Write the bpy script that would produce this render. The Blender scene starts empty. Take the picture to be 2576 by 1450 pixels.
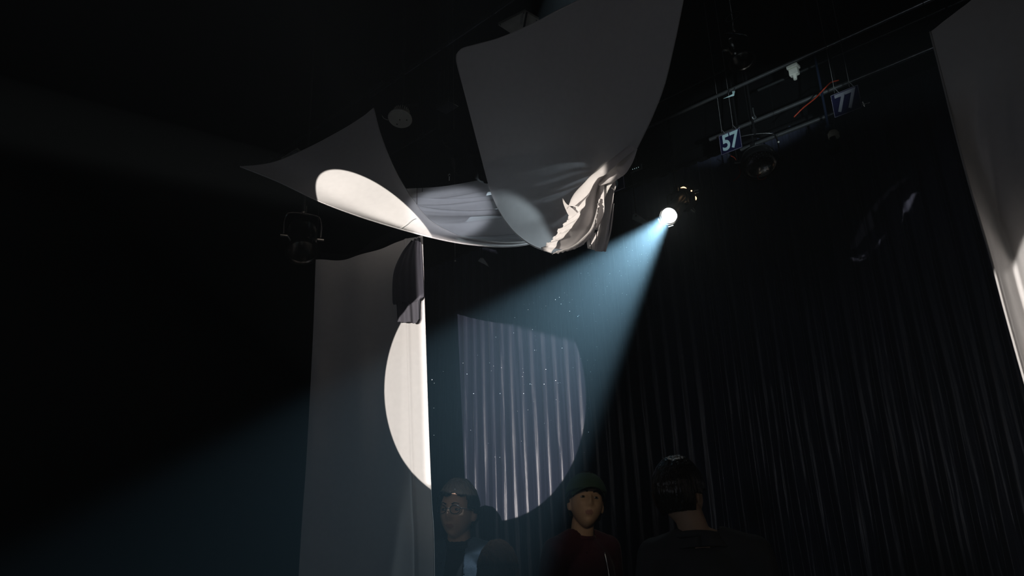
import bpy, bmesh, math, random
import numpy as np
from mathutils import Vector, Matrix, Quaternion, noise
random.seed(7)
PI = math.pi
S = bpy.context.scene
COL = S.collection

# ---------------------------------------------------------------- camera
FPX, CX, CY = 1860.0, 1288.0, 725.0
CAM = Vector((0.0, 0.0, 1.5))
_up = Vector((1091 - CX, -(-4900 - CY), -FPX)).normalized()      # world Z seen in camera space
_fw = Vector((0, 0, -1)); _fw = (_fw - _up * _fw.dot(_up)).normalized()
_rt = _fw.cross(_up).normalized()
ROT = Matrix((_rt, _fw, _up))                                     # camera space -> world space
cam = bpy.data.objects.new('camera', bpy.data.cameras.new('camera'))
COL.objects.link(cam)
cam.data.sensor_width = 36.0
cam.data.lens = FPX / 2576 * 36.0
cam.data.clip_start = 0.05; cam.data.clip_end = 100
cam.matrix_world = Matrix.Translation(CAM) @ ROT.to_4x4()
S.camera = cam

def ray(px, py):
    return (ROT @ Vector((px - CX, CY - py, -FPX))).normalized()
def at(px, py, d):
    return CAM + ray(px, py) * d
def atr(px, py, r):                                               # horizontal distance r
    v = ray(px, py); return CAM + v * (r / math.hypot(v.x, v.y))
def project(p):
    v = ROT.transposed() @ (Vector(p) - CAM)
    return (CX + FPX * v.x / -v.z, CY - FPX * v.y / -v.z)

# ---------------------------------------------------------------- view
S.view_settings.view_transform = 'Standard'
S.view_settings.look = 'None'
S.view_settings.exposure = 0.0
S.view_settings.gamma = 1.0
S.view_settings.use_curve_mapping = False
try:
    cy = S.cycles
    cy.max_bounces = 4; cy.diffuse_bounces = 2; cy.glossy_bounces = 2
    cy.transmission_bounces = 2; cy.volume_bounces = 0; cy.transparent_max_bounces = 8
    cy.caustics_reflective = False; cy.caustics_refractive = False
    cy.use_denoising = True
    cy.sample_clamp_indirect = 2.0
    cy.use_adaptive_sampling = True
    cy.adaptive_threshold = 0.01
except Exception:
    pass

# ---------------------------------------------------------------- world: a dark hall full of thin theatre haze
W = bpy.data.worlds.new('world'); S.world = W; W.use_nodes = True
nt = W.node_tree; nt.nodes.clear()
wo = nt.nodes.new('ShaderNodeOutputWorld')
bg = nt.nodes.new('ShaderNodeBackground'); bg.inputs[0].default_value = (0, 0, 0, 1); bg.inputs[1].default_value = 0
vs = nt.nodes.new('ShaderNodeVolumeScatter')
vs.inputs['Color'].default_value = (0.80, 0.93, 1.0, 1)
vs.inputs['Density'].default_value = 0.0085
vs.inputs['Anisotropy'].default_value = 0.68
nt.links.new(bg.outputs[0], wo.inputs['Surface']); nt.links.new(vs.outputs[0], wo.inputs['Volume'])

# ---------------------------------------------------------------- lights
def basis_along(d, up=Vector((0, 0, 1))):
    z = -Vector(d).normalized()
    x = up.cross(z).normalized(); y = z.cross(x)
    return Matrix((x, y, z)).transposed()
def spot(name, pos, d, half, power, color, blend=0.04, radius=0.01, rot=None, scale=(1, 1)):
    l = bpy.data.lights.new(name, 'SPOT'); l.energy = power; l.color = color
    l.spot_size = 2 * half; l.spot_blend = blend; l.shadow_soft_size = radius
    o = bpy.data.objects.new(name, l); COL.objects.link(o)
    R = rot if rot is not None else basis_along(d)
    o.matrix_world = Matrix.Translation(pos) @ R.to_4x4() @ Matrix.Diagonal((scale[0], scale[1], 1, 1))
    return o
def ellipse_spot(name, pos, centre, axes, dirpx, dist, power, color, **kw):
    """A profile lantern at pos whose beam fills the given ellipse on the cloth."""
    ux, uy = dirpx; pts = []
    for k in range(24):
        a = 2 * PI * k / 24
        x = centre[0] + axes[0] * math.cos(a) * ux - axes[1] * math.sin(a) * uy
        y = centre[1] + axes[0] * math.cos(a) * uy + axes[1] * math.sin(a) * ux
        pts.append(at(x, y, dist(x, y)))
    d = sum(((p - pos).normalized() for p in pts), Vector()).normalized()
    R = basis_along(d)
    q = [R.transposed() @ (p - pos) for p in pts]
    xy = np.array([[v.x / -v.z, v.y / -v.z] for v in q])
    c0 = xy.mean(0); d = (R @ Vector((c0[0], c0[1], -1))).normalized()
    R = basis_along(d)
    q = [R.transposed() @ (p - pos) for p in pts]
    xy = np.array([[v.x / -v.z, v.y / -v.z] for v in q])
    w, V = np.linalg.eigh(np.cov(xy.T))
    a1, a2 = math.sqrt(2 * w[1]), math.sqrt(2 * w[0])
    e1 = V[:, 1]
    X = (R @ Vector((e1[0], e1[1], 0))).normalized(); Z = -d; Y = Z.cross(X).normalized()
    return spot(name, pos, d, math.atan(a1), power, color, rot=Matrix((X, Y, Z)).transposed(), scale=(1, a2 / a1), **kw)

# follow light that makes the visible shaft
A_POS = at(1683, 543, 5.6)
_c = (CAM - A_POS).normalized()
_p0 = Vector(A_POS); _q = at(1683 - 60 * math.cos(math.radians(48.5)), 543 + 60 * math.sin(math.radians(48.5)), 5.6) - A_POS
_s = (_q - _c * _q.dot(_c)).normalized()
A_TH = math.radians(21); A_HALF = math.asin(math.sin(math.radians(24.6)) * math.sin(A_TH))
A_DIR = (_c * math.cos(A_TH) + _s * math.sin(A_TH)).normalized()
spot('stage_light_beam', A_POS + A_DIR * 0.02, A_DIR, A_HALF, 3200, (0.48, 0.79, 1.0), blend=0.25, radius=0.035)

# profile lantern behind the camera: the round patch on drape and back curtain
ANG = math.radians(43.0)
NRM = Vector((math.sin(ANG), math.cos(ANG), 0)); DIRL = Vector((-math.cos(ANG), math.sin(ANG), 0))
P_CURT = 6.5
def on_curtain(px, py):
    v = ray(px, py); return CAM + v * (P_CURT / v.dot(NRM))
B_POS = Vector((-0.18, -1.5, 1.71))
def dcurt(x, y): return (on_curtain(x, y) - CAM).length
ellipse_spot('profile_beam', B_POS, (1240, 1000), (302, 229), (0.0, 1.0), dcurt, 1750, (1.0, 0.93, 0.92), blend=0.03, radius=0.001)
# added separate lantern, only for the bright arc on the left drape
E_POS = Vector((-0.78, -1.5, 1.36))
E_SPOT = ellipse_spot('drape_beam', E_POS, (1200, 977), (281, 236), (0.0, 1.0), lambda x, y: atr(x, y, 3.44).__sub__(CAM).length, 1950, (1.0, 0.94, 0.88), blend=0.03, radius=0.001)
# added unseen lamp giving a faint cool wash on the inner folds
ellipse_spot('inner_wash', Vector((0.1, -0.5, 1.62)), (1130, 535), (118, 78), (1.0, -0.1), lambda x, y: 3.6, 460, (0.84, 0.88, 1.0), blend=0.5, radius=0.02)
# second lantern behind the viewer: warm ellipse on the left sail
C_POS = Vector((-0.45, -0.8, 1.30))
def dsail(x, y): return 1 / (0.27309 + 5.114e-5 * (x - 950) + 1.8344e-4 * (y - 520))
C_SPOT = ellipse_spot('sail_beam', C_POS, (955, 573), (197, 86), (0.75, 0.66), dsail, 2100, (1.0, 0.94, 0.87), blend=0.06, radius=0.0015)
# third: the drape at the right edge
D_POS = Vector((-1.9, -1.9, 1.50))
D_SPOT = ellipse_spot('side_drape_beam', D_POS, (2720, 1010), (520, 262), (0.0, 1.0), lambda x, y: 2.9, 2100, (1.0, 0.95, 0.90), blend=0.12, radius=0.0015)
# added unseen warm light raking from the left across the gathered folds
ellipse_spot('gather_beam', Vector((-2.6, -0.4, 1.5)), (1462, 528), (140, 52), (-0.6, 0.8), lambda x, y: 3.0, 1250, (1.0, 0.92, 0.81), blend=0.25, radius=0.01)
# cool lantern on the grid shining down through the bottom of the swag
T_POS = Vector((0.60, 3.66, 5.50))
spot('top_beam', T_POS, Vector((0.12, 3.28, 2.85)) - T_POS, math.radians(7.6), 800, (0.74, 0.90, 1.0), blend=0.12, radius=0.01)
spot('face_fill', Vector((0.1, -1.6, 2.9)), Vector((0.36, 3.72, 1.60)) - Vector((0.1, -1.6, 2.9)), math.radians(3.4), 60, (1.0, 0.82, 0.55), blend=1.0, radius=0.05)  # added unseen warm fill on the capped person's face
spot('face_fill', Vector((-0.9, -1.6, 2.6)), Vector((-0.27, 3.6, 1.60)) - Vector((-0.9, -1.6, 2.6)), math.radians(3.2), 34, (1.0, 0.84, 0.66), blend=1.0, radius=0.05)  # added unseen warm fill on the face with glasses
# added unseen cool light behind the viewer to brighten pipes and number signs
ellipse_spot('grid_beam', Vector((0.35, -0.35, 1.42)), (1915, 280), (235, 110), (1.0, -0.35), lambda x, y: 5.8, 520, (0.75, 0.92, 1.0), blend=0.7, radius=0.02)
# added unseen point fills near the viewer for the ambient light
for nm, loc, pw, cl in (('ambient_fill_cool', (-2.2, -0.6, 1.7), 14.0, (0.8, 0.85, 1.0)), ('ambient_fill_warm', (0.9, -1.6, 2.9), 2.6, (1.0, 0.8, 0.55))):
    l = bpy.data.lights.new(nm, 'POINT'); l.energy = pw; l.color = cl; l.shadow_soft_size = 0.25
    o = bpy.data.objects.new(nm, l); COL.objects.link(o); o.location = loc

# ---------------------------------------------------------------- helpers
def mat(name, color, rough=0.8, metal=0.0, spec=0.3, sheen=0.0, emit=None, es=0.0, bump=None, var=None, coat=0):
    m = bpy.data.materials.new(name); m.use_nodes = True
    n = m.node_tree; b = n.nodes['Principled BSDF']
    b.inputs['Base Color'].default_value = (*color, 1)
    b.inputs['Roughness'].default_value = rough; b.inputs['Metallic'].default_value = metal
    b.inputs['Specular IOR Level'].default_value = spec
    if sheen: b.inputs['Sheen Weight'].default_value = sheen; b.inputs['Sheen Roughness'].default_value = 0.35
    if emit: b.inputs['Emission Color'].default_value = (*emit, 1); b.inputs['Emission Strength'].default_value = es
    tc = n.nodes.new('ShaderNodeTexCoord')
    if var:
        nz = n.nodes.new('ShaderNodeTexNoise'); nz.inputs['Scale'].default_value = var[0]
        nz.inputs['Detail'].default_value = 4
        mx = n.nodes.new('ShaderNodeMix'); mx.data_type = 'RGBA'
        mx.inputs[6].default_value = (*[c * (1 - var[1]) for c in color], 1)
        mx.inputs[7].default_value = (*[min(1, c * (1 + var[1])) for c in color], 1)
        n.links.new(tc.outputs['Object'], nz.inputs['Vector']); n.links.new(nz.outputs['Fac'], mx.inputs[0])
        n.links.new(mx.outputs[2], b.inputs['Base Color'])
    if bump:
        nz = n.nodes.new('ShaderNodeTexNoise'); nz.inputs['Scale'].default_value = 1; nz.inputs['Detail'].default_value = 3
        mp = n.nodes.new('ShaderNodeMapping'); mp.inputs['Scale'].default_value = bump[0]
        bp = n.nodes.new('ShaderNodeBump'); bp.inputs['Strength'].default_value = bump[1]; bp.inputs['Distance'].default_value = bump[2]
        n.links.new(tc.outputs['Object'], mp.inputs['Vector']); n.links.new(mp.outputs[0], nz.inputs['Vector'])
        n.links.new(nz.outputs['Fac'], bp.inputs['Height']); n.links.new(bp.outputs[0], b.inputs['Normal'])
    return m
def cloth_mat(name, color, transl=0.35, transp=0.12, weave=420):
    m = bpy.data.materials.new(name); m.use_nodes = True; n = m.node_tree; n.nodes.clear()
    out = n.nodes.new('ShaderNodeOutputMaterial')
    df = n.nodes.new('ShaderNodeBsdfDiffuse'); tl = n.nodes.new('ShaderNodeBsdfTranslucent'); tp = n.nodes.new('ShaderNodeBsdfTransparent')
    tc = n.nodes.new('ShaderNodeTexCoord'); nz = n.nodes.new('ShaderNodeTexNoise'); nz.inputs['Scale'].default_value = weave / 10; nz.inputs['Detail'].default_value = 5
    mx = n.nodes.new('ShaderNodeMix'); mx.data_type = 'RGBA'
    mx.inputs[6].default_value = (*[c * .94 for c in color], 1); mx.inputs[7].default_value = (*[min(1, c * 1.05) for c in color], 1)
    n.links.new(tc.outputs['Object'], nz.inputs['Vector']); n.links.new(nz.outputs['Fac'], mx.inputs[0])
    n.links.new(mx.outputs[2], df.inputs[0]); n.links.new(mx.outputs[2], tl.inputs[0])
    bp = n.nodes.new('ShaderNodeBump'); bp.inputs['Strength'].default_value = 0.15; bp.inputs['Distance'].default_value = 0.003
    n.links.new(nz.outputs['Fac'], bp.inputs['Height']); n.links.new(bp.outputs[0], df.inputs['Normal'])
    a = n.nodes.new('ShaderNodeMixShader'); a.inputs[0].default_value = transl
    b = n.nodes.new('ShaderNodeMixShader'); b.inputs[0].default_value = transp
    n.links.new(df.outputs[0], a.inputs[1]); n.links.new(tl.outputs[0], a.inputs[2])
    n.links.new(a.outputs[0], b.inputs[1]); n.links.new(tp.outputs[0], b.inputs[2]); n.links.new(b.outputs[0], out.inputs[0])
    return m

def link(name, me, m=None, parent=None, smooth=True):
    o = bpy.data.objects.new(name, me); COL.objects.link(o)
    if m is not None:
        for mm in (m if isinstance(m, (list, tuple)) else [m]): me.materials.append(mm)
    if parent is not None: o.parent = parent
    if smooth:
        for p in me.polygons: p.use_smooth = True
    return o
def bm_obj(name, bm, m, parent=None, smooth=True, sharp=True):
    bmesh.ops.recalc_face_normals(bm, faces=bm.faces[:]) if sharp else None
    me = bpy.data.meshes.new(name); bm.to_mesh(me); bm.free()
    o = link(name, me, m, parent, smooth)
    if smooth and sharp:
        try: me.set_sharp_from_angle(angle=math.radians(40))
        except Exception: pass
    return o
def tag(o, label, cat, group=None, kind=None):
    if label: o['label'] = label
    if cat: o['category'] = cat
    if group: o['group'] = group
    if kind: o['kind'] = kind
    return o
def thing(name, label, cat, loc=(0, 0, 0), group=None):
    o = bpy.data.objects.new(name, None); COL.objects.link(o); o.location = loc; o.empty_display_size = .1
    bpy.context.view_layer.update()
    return tag(o, label, cat, group)
def localise(o):                                                  # mesh given in world space, parent only translated
    p = o.parent
    off = Vector((0, 0, 0))
    while p is not None: off += p.location; p = p.parent
    o.data.transform(Matrix.Translation(-off)); return o
def frame(d):
    d = Vector(d).normalized(); a = Vector((0, 0, 1)) if abs(d.z) < .9 else Vector((1, 0, 0))
    x = d.cross(a).normalized(); return x, d.cross(x).normalized(), d
def add_tube(bm, p0, p1, r0, r1=None, n=12, cap=True):
    r1 = r0 if r1 is None else r1
    p0, p1 = Vector(p0), Vector(p1); x, y, _ = frame(p1 - p0)
    rings = []
    for p, r in ((p0, r0), (p1, r1)):
        rings.append([bm.verts.new(p + (x * math.cos(2 * PI * k / n) + y * math.sin(2 * PI * k / n)) * r) for k in range(n)])
    for k in range(n): bm.faces.new((rings[0][k], rings[0][(k + 1) % n], rings[1][(k + 1) % n], rings[1][k]))
    if cap: bm.faces.new(rings[0][::-1]); bm.faces.new(rings[1])
def add_path(bm, pts, r, n=6):
    pts = [Vector(p) for p in pts]; prev = None; N = len(pts)
    t0 = (pts[1] - pts[0]).normalized(); x, y, _ = frame(t0)
    for i, p in enumerate(pts):
        t = (pts[min(i + 1, N - 1)] - pts[max(i - 1, 0)]).normalized()
        x = (x - t * x.dot(t)).normalized(); y = t.cross(x)
        rr = r(i / (N - 1)) if callable(r) else r
        ring = [bm.verts.new(p + (x * math.cos(2 * PI * k / n) + y * math.sin(2 * PI * k / n)) * rr) for k in range(n)]
        if prev:
            for k in range(n): bm.faces.new((prev[k], prev[(k + 1) % n], ring[(k + 1) % n], ring[k]))
        else: bm.faces.new(ring[::-1])
        prev = ring
    bm.faces.new(prev)
def add_lathe(bm, o, d, prof, n=32, xdir=None):
    x, y, z = frame(d)
    o = Vector(o); prev = None
    for t, r in prof:
        if r < 1e-6:
            v = bm.verts.new(o + z * t); ring = [v] * n
        else: ring = [bm.verts.new(o + z * t + (x * math.cos(2 * PI * k / n) + y * math.sin(2 * PI * k / n)) * r) for k in range(n)]
        if prev:
            for k in range(n):
                f = []
                for v in (prev[k], prev[(k + 1) % n], ring[(k + 1) % n], ring[k]):
                    if v not in f: f.append(v)
                if len(f) > 2: bm.faces.new(f)
        prev = ring
def add_box(bm, c, ax, ay, az, hx, hy, hz):
    c = Vector(c); v = []
    for i in (-1, 1):
        for j in (-1, 1):
            for k in (-1, 1): v.append(bm.verts.new(c + ax * hx * i + ay * hy * j + az * hz * k))
    for f in ((0, 1, 3, 2), (4, 6, 7, 5), (0, 4, 5, 1), (2, 3, 7, 6), (0, 2, 6, 4), (1, 5, 7, 3)): bm.faces.new([v[i] for i in f])
def bevel_obj(o, w=.004, seg=2):
    md = o.modifiers.new('bevel', 'BEVEL'); md.width = w; md.segments = seg; md.limit_method = 'ANGLE'; return o
def crom(pts, n):
    """Catmull-Rom through pts, n samples evenly in arc length."""
    P = [Vector(p) for p in pts]
    if len(P) == 2: return [P[0].lerp(P[1], i / (n - 1)) for i in range(n)]
    Q = [2 * P[0] - P[1]] + P + [2 * P[-1] - P[-2]]; out = []
    for i in range(1, len(Q) - 2):
        for k in range(16):
            t = k / 16; a, b, c, d = Q[i - 1], Q[i], Q[i + 1], Q[i + 2]
            out.append(.5 * ((2 * b) + (c - a) * t + (2 * a - 5 * b + 4 * c - d) * t * t + (3 * b - a - 3 * c + d) * t ** 3))
    out.append(P[-1]); L = [0]
    for i in range(1, len(out)): L.append(L[-1] + (out[i] - out[i - 1]).length)
    res = []; j = 0
    for i in range(n):
        s = L[-1] * i / (n - 1)
        while j < len(L) - 2 and L[j + 1] < s: j += 1
        t = 0 if L[j + 1] == L[j] else (s - L[j]) / (L[j + 1] - L[j])
        res.append(out[j].lerp(out[j + 1], min(1, max(0, t))))
    return res
def px3(l): return [at(*p) for p in l]
def grid_mesh(name, V, m, parent, uvdisp=None):
    """V[j][i] grid of points -> smooth cloth mesh, displaced along its normal by uvdisp(u, v)."""
    nv, nu = len(V), len(V[0])
    if uvdisp:
        D = [[None] * nu for _ in range(nv)]
        for j in range(nv):
            for i in range(nu):
                a = V[j][min(i + 1, nu - 1)] - V[j][max(i - 1, 0)]; b = V[min(j + 1, nv - 1)][i] - V[max(j - 1, 0)][i]
                nn = a.cross(b); nn = nn.normalized() if nn.length > 1e-9 else Vector((0, -1, 0))
                D[j][i] = V[j][i] + nn * uvdisp(i / (nu - 1), j / (nv - 1))
        V = D
    me = bpy.data.meshes.new(name)
    vs_ = [tuple(p) for row in V for p in row]
    fs = [(j * nu + i, j * nu + i + 1, (j + 1) * nu + i + 1, (j + 1) * nu + i) for j in range(nv - 1) for i in range(nu - 1)]
    me.from_pydata(vs_, [], fs); me.update()
    o = link(name, me, m, parent)
    if parent is not None: localise(o)
    return o, V
def coons(bot, top, left, right, nu, nv):
    B, T, L, R = crom(bot, nu), crom(top, nu), crom(left, nv), crom(right, nv)
    c00, c10, c01, c11 = B[0], B[-1], T[0], T[-1]; V = []
    for j in range(nv):
        v = j / (nv - 1); row = []
        for i in range(nu):
            u = i / (nu - 1)
            row.append(B[i] * (1 - v) + T[i] * v + L[j] * (1 - u) + R[j] * u - (c00 * (1 - u) * (1 - v) + c10 * u * (1 - v) + c01 * (1 - u) * v + c11 * u * v))
        V.append(row)
    return V
def hem(name, pts, r, m, parent, n=80):
    bm = bmesh.new(); add_path(bm, crom(pts, n), r, 6)
    return localise(bm_obj(name, bm, m, parent, sharp=False))

# ---------------------------------------------------------------- materials
M_black = mat('black_paint', (0.008, 0.008, 0.009), .9, spec=.1, var=(3, .3))
M_floor = mat('stage_floor', (0.03, 0.03, 0.031), .7, var=(2, .3))
M_velvet = mat('curtain_velvet', (0.085, 0.097, 0.155), .35, spec=1.0, sheen=.2, bump=((30, 30, 1.5), .5, .01))
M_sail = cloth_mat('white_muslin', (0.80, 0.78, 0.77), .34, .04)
M_muslin2 = cloth_mat('gathered_muslin', (0.80, 0.77, 0.78), .28, .04)
M_inner = cloth_mat('inner_muslin', (0.76, 0.77, 0.79), .5, .02)
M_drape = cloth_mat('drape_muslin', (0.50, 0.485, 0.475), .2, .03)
M_blackcloth = mat('black_cloth', (0.007, 0.007, 0.008), .9, spec=.1)
M_metal = mat('black_metal', (0.015, 0.015, 0.016), .35, .2, spec=.5)
M_gloss = mat('gloss_black_metal', (0.50, 0.46, 0.42), .24, 1.0, spec=.6)
M_steel = mat('galvanised_steel', (0.45, 0.47, 0.48), .3, .9, spec=.5, var=(40, .25))
M_pipe = mat('dull_pipe', (0.12, 0.13, 0.13), .35, .8, spec=.5, var=(20, .4))
M_lampw = mat('lamp_white', (0.80, 0.80, 0.70), .6, var=(12, .25))
M_board = mat('board_white', (0.75, 0.75, 0.68), .8, var=(14, .25))
M_sign = mat('sign_navy', (0.010, 0.010, 0.05), .5)
M_num = mat('sign_numeral', (0.60, 0.82, 0.85), .6)
M_numd = mat('sign_numeral_grey', (0.30, 0.31, 0.36), .6)  # darker and greyer than the other numerals
M_line = mat('sign_line', (0.25, 0.24, 0.32), .6)
M_red = mat('red_cable', (0.45, 0.05, 0.02), .5)
M_cord = mat('grey_cord', (0.22, 0.22, 0.22), .6)
M_lens = mat('lamp_lens', (1, 1, 1), .3, emit=(1.0, 0.97, 0.9), es=26)
M_glow = mat('lamp_leak', (1, .8, .5), .4, emit=(1.0, .62, .33), es=2.5)
M_led = mat('led_dot', (.6, .8, .8), .4, emit=(.5, .75, .75), es=.5)
M_glassd = mat('dark_glass', (0.02, 0.02, 0.025), .1, spec=.6)

# ---------------------------------------------------------------- room
def slab(name, c, ax, ay, az, hx, hy, hz, m):
    bm = bmesh.new(); add_box(bm, c, ax, ay, az, hx, hy, hz)
    o = bm_obj(name, bm, m, smooth=False); o['kind'] = 'structure'; return o
ZV = Vector((0, 0, 1))
def room(s, p, z): return DIRL * s + NRM * p + ZV * z
CEIL = 5.6
slab('floor', room(1.5, 0.1, -.1), DIRL, NRM, ZV, 8.5, 7.1, .1, M_floor)
slab('ceiling', room(1.5, 0.1, CEIL + .1), DIRL, NRM, ZV, 8.5, 7.1, .1, M_black)
slab('wall_back', room(1.5, 7.1, CEIL / 2), DIRL, NRM, ZV, 8.5, .1, CEIL / 2, M_black)
slab('wall_front', room(1.5, -6.9, CEIL / 2), DIRL, NRM, ZV, 8.5, .1, CEIL / 2, M_black)
slab('wall_left', room(9.9, 0.1, CEIL / 2), DIRL, NRM, ZV, .1, 6.9, CEIL / 2, M_black)
slab('wall_right', room(-6.9, 0.1, CEIL / 2), DIRL, NRM, ZV, .1, 6.9, CEIL / 2, M_black)

# back curtain: one long pleated velvet
def pleat(s, z):
    ph = s / 0.165 * 2 * PI
    w = 1.1 * noise.noise(Vector((s * 1.3, z * .22, 0))) + .5 * noise.noise(Vector((s * 4, z * .6, 5)))
    ph += 2.2 * w
    a = .5 + .5 * math.sin(ph)
    d = .055 * math.exp(-(math.sin(ph / 2) / .30) ** 2) * (.7 + .5 * noise.noise(Vector((round(ph / 2 / PI), 3, 1)))) + .010 * a
    d += .010 * noise.noise(Vector((s * 22, z * .9, 2))) + .004 * noise.noise(Vector((s * 60, z * 2.5, 9)))
    return d * (1 + .35 * noise.noise(Vector((s * .9, z * .3, 11))))
ss = []
s_ = -6.4
while s_ < 8.9:
    ss.append(s_); s_ += .0055 if s_ < 3.5 else .02
zs = [0.03 + i * (5.1 / 46) for i in range(47)]
V = [[room(s, P_CURT, z) - NRM * pleat(s, z) for s in ss] for z in zs]
cur, _ = grid_mesh('stage_curtain', V, M_velvet, None)
tag(cur, 'long dark pleated velvet curtain hanging across the back of the stage', 'curtain')
bm = bmesh.new(); add_tube(bm, room(-6.4, P_CURT + .02, 5.16), room(8.9, P_CURT + .02, 5.16), .03)
bm_obj('curtain_rail', bm, M_metal, cur)

# ---------------------------------------------------------------- swagged white cloth
sw = thing('draped_cloth', 'huge white sheer cloth swagged in loops beneath the lighting grid', 'cloth', at(1240, 500, 3.4))
# left sail
L_bot = px3([(605, 420, 4.0), (700, 458, 3.9), (800, 506, 3.78), (900, 544, 3.62), (1000, 575, 3.47), (1085, 598, 3.35), (1160, 613, 3.28), (1240, 621, 3.23), (1300, 620, 3.2), (1345, 612, 3.18)])
L_top = px3([(940, 272, 4.25), (958, 340, 4.05), (990, 420, 3.85), (1030, 490, 3.66), (1080, 553, 3.5), (1150, 592, 3.38), (1210, 605, 3.3), (1270, 611, 3.25), (1345, 608, 3.2)])
L_left = px3([(605, 420, 4.0), (690, 411, 4.05), (780, 375, 4.1), (860, 331, 4.17), (910, 297, 4.22), (940, 272, 4.25)])
V = coons(L_bot, L_top, L_left, [L_bot[-1], L_top[-1]], 90, 40)
grid_mesh('left_sail', V, M_sail, sw, lambda u, v: .015 * math.sin(PI * v) * (1 - u))
hem('hem', [p + Vector((0, -.003, 0)) for p in L_bot], .0035, M_sail, sw)
hem('hem', L_top, .003, M_sail, sw)
hem('hem', L_left, .003, M_sail, sw)
# seam on the sail
bm = bmesh.new(); add_path(bm, crom(px3([(1005, 576, 3.44), (1020, 565, 3.44), (1033, 553, 3.45), (1042, 549, 3.45)]), 14), .0014, 5)
localise(bm_obj('seam', bm, M_sail, sw, sharp=False))
# inner folds, behind both sails
I_top = px3([(1000, 476, 3.9), (1030, 475, 3.85), (1120, 469, 3.8), (1235, 449, 3.7), (1350, 425, 3.6), (1450, 410, 3.5), (1545, 415, 3.4)])
I_bot = px3([(1040, 560, 3.62), (1090, 590, 3.56), (1160, 607, 3.48), (1240, 614, 3.42), (1330, 613, 3.38), (1420, 600, 3.36), (1520, 470, 3.36)])
V = coons(I_bot, I_top, [I_bot[0], I_top[0]], [I_bot[-1], I_top[-1]], 120, 90)
def idisp(u, v):
    f = v + .10 * (1 - u) * math.sin(3 * v * PI) - .12 * u
    k = .020 * math.sin(f * 21 + 1.5 * math.sin(u * 3.2)) + .012 * math.sin(f * 47 + 2 * u + 1) + .006 * noise.noise(Vector((u * 3, f * 40, 1)))
    if v > .72: k *= 1 - .75 * min(1, (v - .72) / .1)
    return k * 1.05 * min(1, 6 * u + .4)
grid_mesh('inner_folds', V, M_inner, sw, idisp)
# right sail
R_left = px3([(1390, 638, 3.1), (1330, 613, 3.16), (1282, 570, 3.24), (1240, 495, 3.32), (1205, 370, 3.42), (1170, 235, 3.52), (1150, 160, 3.58), (1149, 138, 3.6)])
R_right = px3([(1500, 560, 3.04), (1535, 470, 3.0), (1578, 432, 2.98), (1603, 372, 2.95), (1642, 290, 2.92), (1672, 210, 2.9), (1698, 100, 2.88), (1720, -10, 2.86), (1742, -150, 2.85)])
R_top = px3([(1149, 138, 3.6), (1162, 123, 3.6), (1200, 112, 3.56), (1260, 95, 3.5), (1340, 60, 3.42), (1400, 28, 3.35), (1460, -2, 3.28), (1560, -60, 3.1), (1742, -150, 2.85)])
R_bot = px3([(1390, 638, 3.1), (1430, 628, 3.08), (1470, 600, 3.06), (1500, 560, 3.04)])
V = coons(R_bot, R_top, R_left, R_right, 70, 110)
def rdisp(u, v):
    return .05 * math.sin(PI * u) * math.sin(PI * min(1, v * 1.1)) * .5 + .012 * math.sin(u * 9 + v * 2) * v * (1 - v) * 2
grid_mesh('right_sail', V, M_sail, sw, rdisp)
hem('hem', R_left, .003, M_sail, sw)
hem('hem', R_right[3:], .003, M_sail, sw, 60)
hem('hem', R_top, .003, M_sail, sw)
# gathered folds
def patch(name, bot, top, m=M_muslin2, nu=24, nv=60, disp=None, left=None, right=None):
    b, t = px3(bot), px3(top)
    V = coons([b[0], t[0]] if left is None else px3(left), [b[-1], t[-1]] if right is None else px3(right), b, t, nu, nv)
    return grid_mesh(name, V, m, sw, disp)[0]
G = 2.99
# rolled band, upper part: left line / right line from top to bottom
patch('rolled_fold', [(1600, 352, G + .00), (1560, 385, G), (1525, 412, G), (1490, 443, G), (1455, 475, G), (1437, 500, G), (1428, 530, G)],
      [(1604, 372, G - .03), (1570, 398, G - .05), (1545, 420, G - .06), (1522, 440, G - .06), (1500, 452, G - .06), (1480, 488, G - .06), (1444, 520, G - .05)],
      disp=lambda u, v: -.014 * math.sin(PI * u))
patch('fold_spike', [(1414, 499, G + .01), (1418, 515, G), (1425, 532, G), (1436, 552, G)],
      [(1416, 499, G + .005), (1424, 512, G - .02), (1438, 523, G - .04), (1452, 536, G - .05)], nv=24)
patch('fringed_fold', [(1432, 530, G), (1432, 545, G), (1418, 568, G), (1404, 582, G + .005), (1390, 603, G + .01), (1366, 621, G + .02), (1364, 630, G + .02)],
      [(1484, 480, G - .05), (1472, 512, G - .06), (1455, 545, G - .06), (1432, 578, G - .05), (1404, 610, G - .04), (1396, 622, G - .03), (1388, 637, G - .02)],
      nu=30, nv=80, disp=lambda u, v: .010 * noise.noise(Vector((v * 30, u * 3, 1))) * (1 - u) + .004 * math.sin(v * 37))
patch('shaded_fold', [(1512, 440, G - .02), (1490, 470, G - .03), (1478, 505, G - .04), (1455, 548, G - .04), (1432, 580, G - .04), (1406, 610, G - .03), (1394, 626, G - .01)],
      [(1530, 436, G + .06), (1508, 470, G + .06), (1504, 505, G + .06), (1498, 545, G + .06), (1484, 578, G + .06), (1462, 606, G + .05), (1436, 628, G + .03)], nu=24)
patch('fringed_fold', [(1506, 500, G + .03), (1498, 540, G + .03), (1486, 575, G + .03), (1466, 598, G + .03), (1440, 619, G + .02), (1400, 632, G + .0)],
      [(1509, 500, G), (1501, 545, G - .03), (1496, 582, G - .03), (1482, 602, G - .03), (1448, 626, G - .02), (1388, 640, G - .01)],
      nu=20, nv=80, disp=lambda u, v: .009 * noise.noise(Vector((v * 34, u * 4, 7))) * u)
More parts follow.
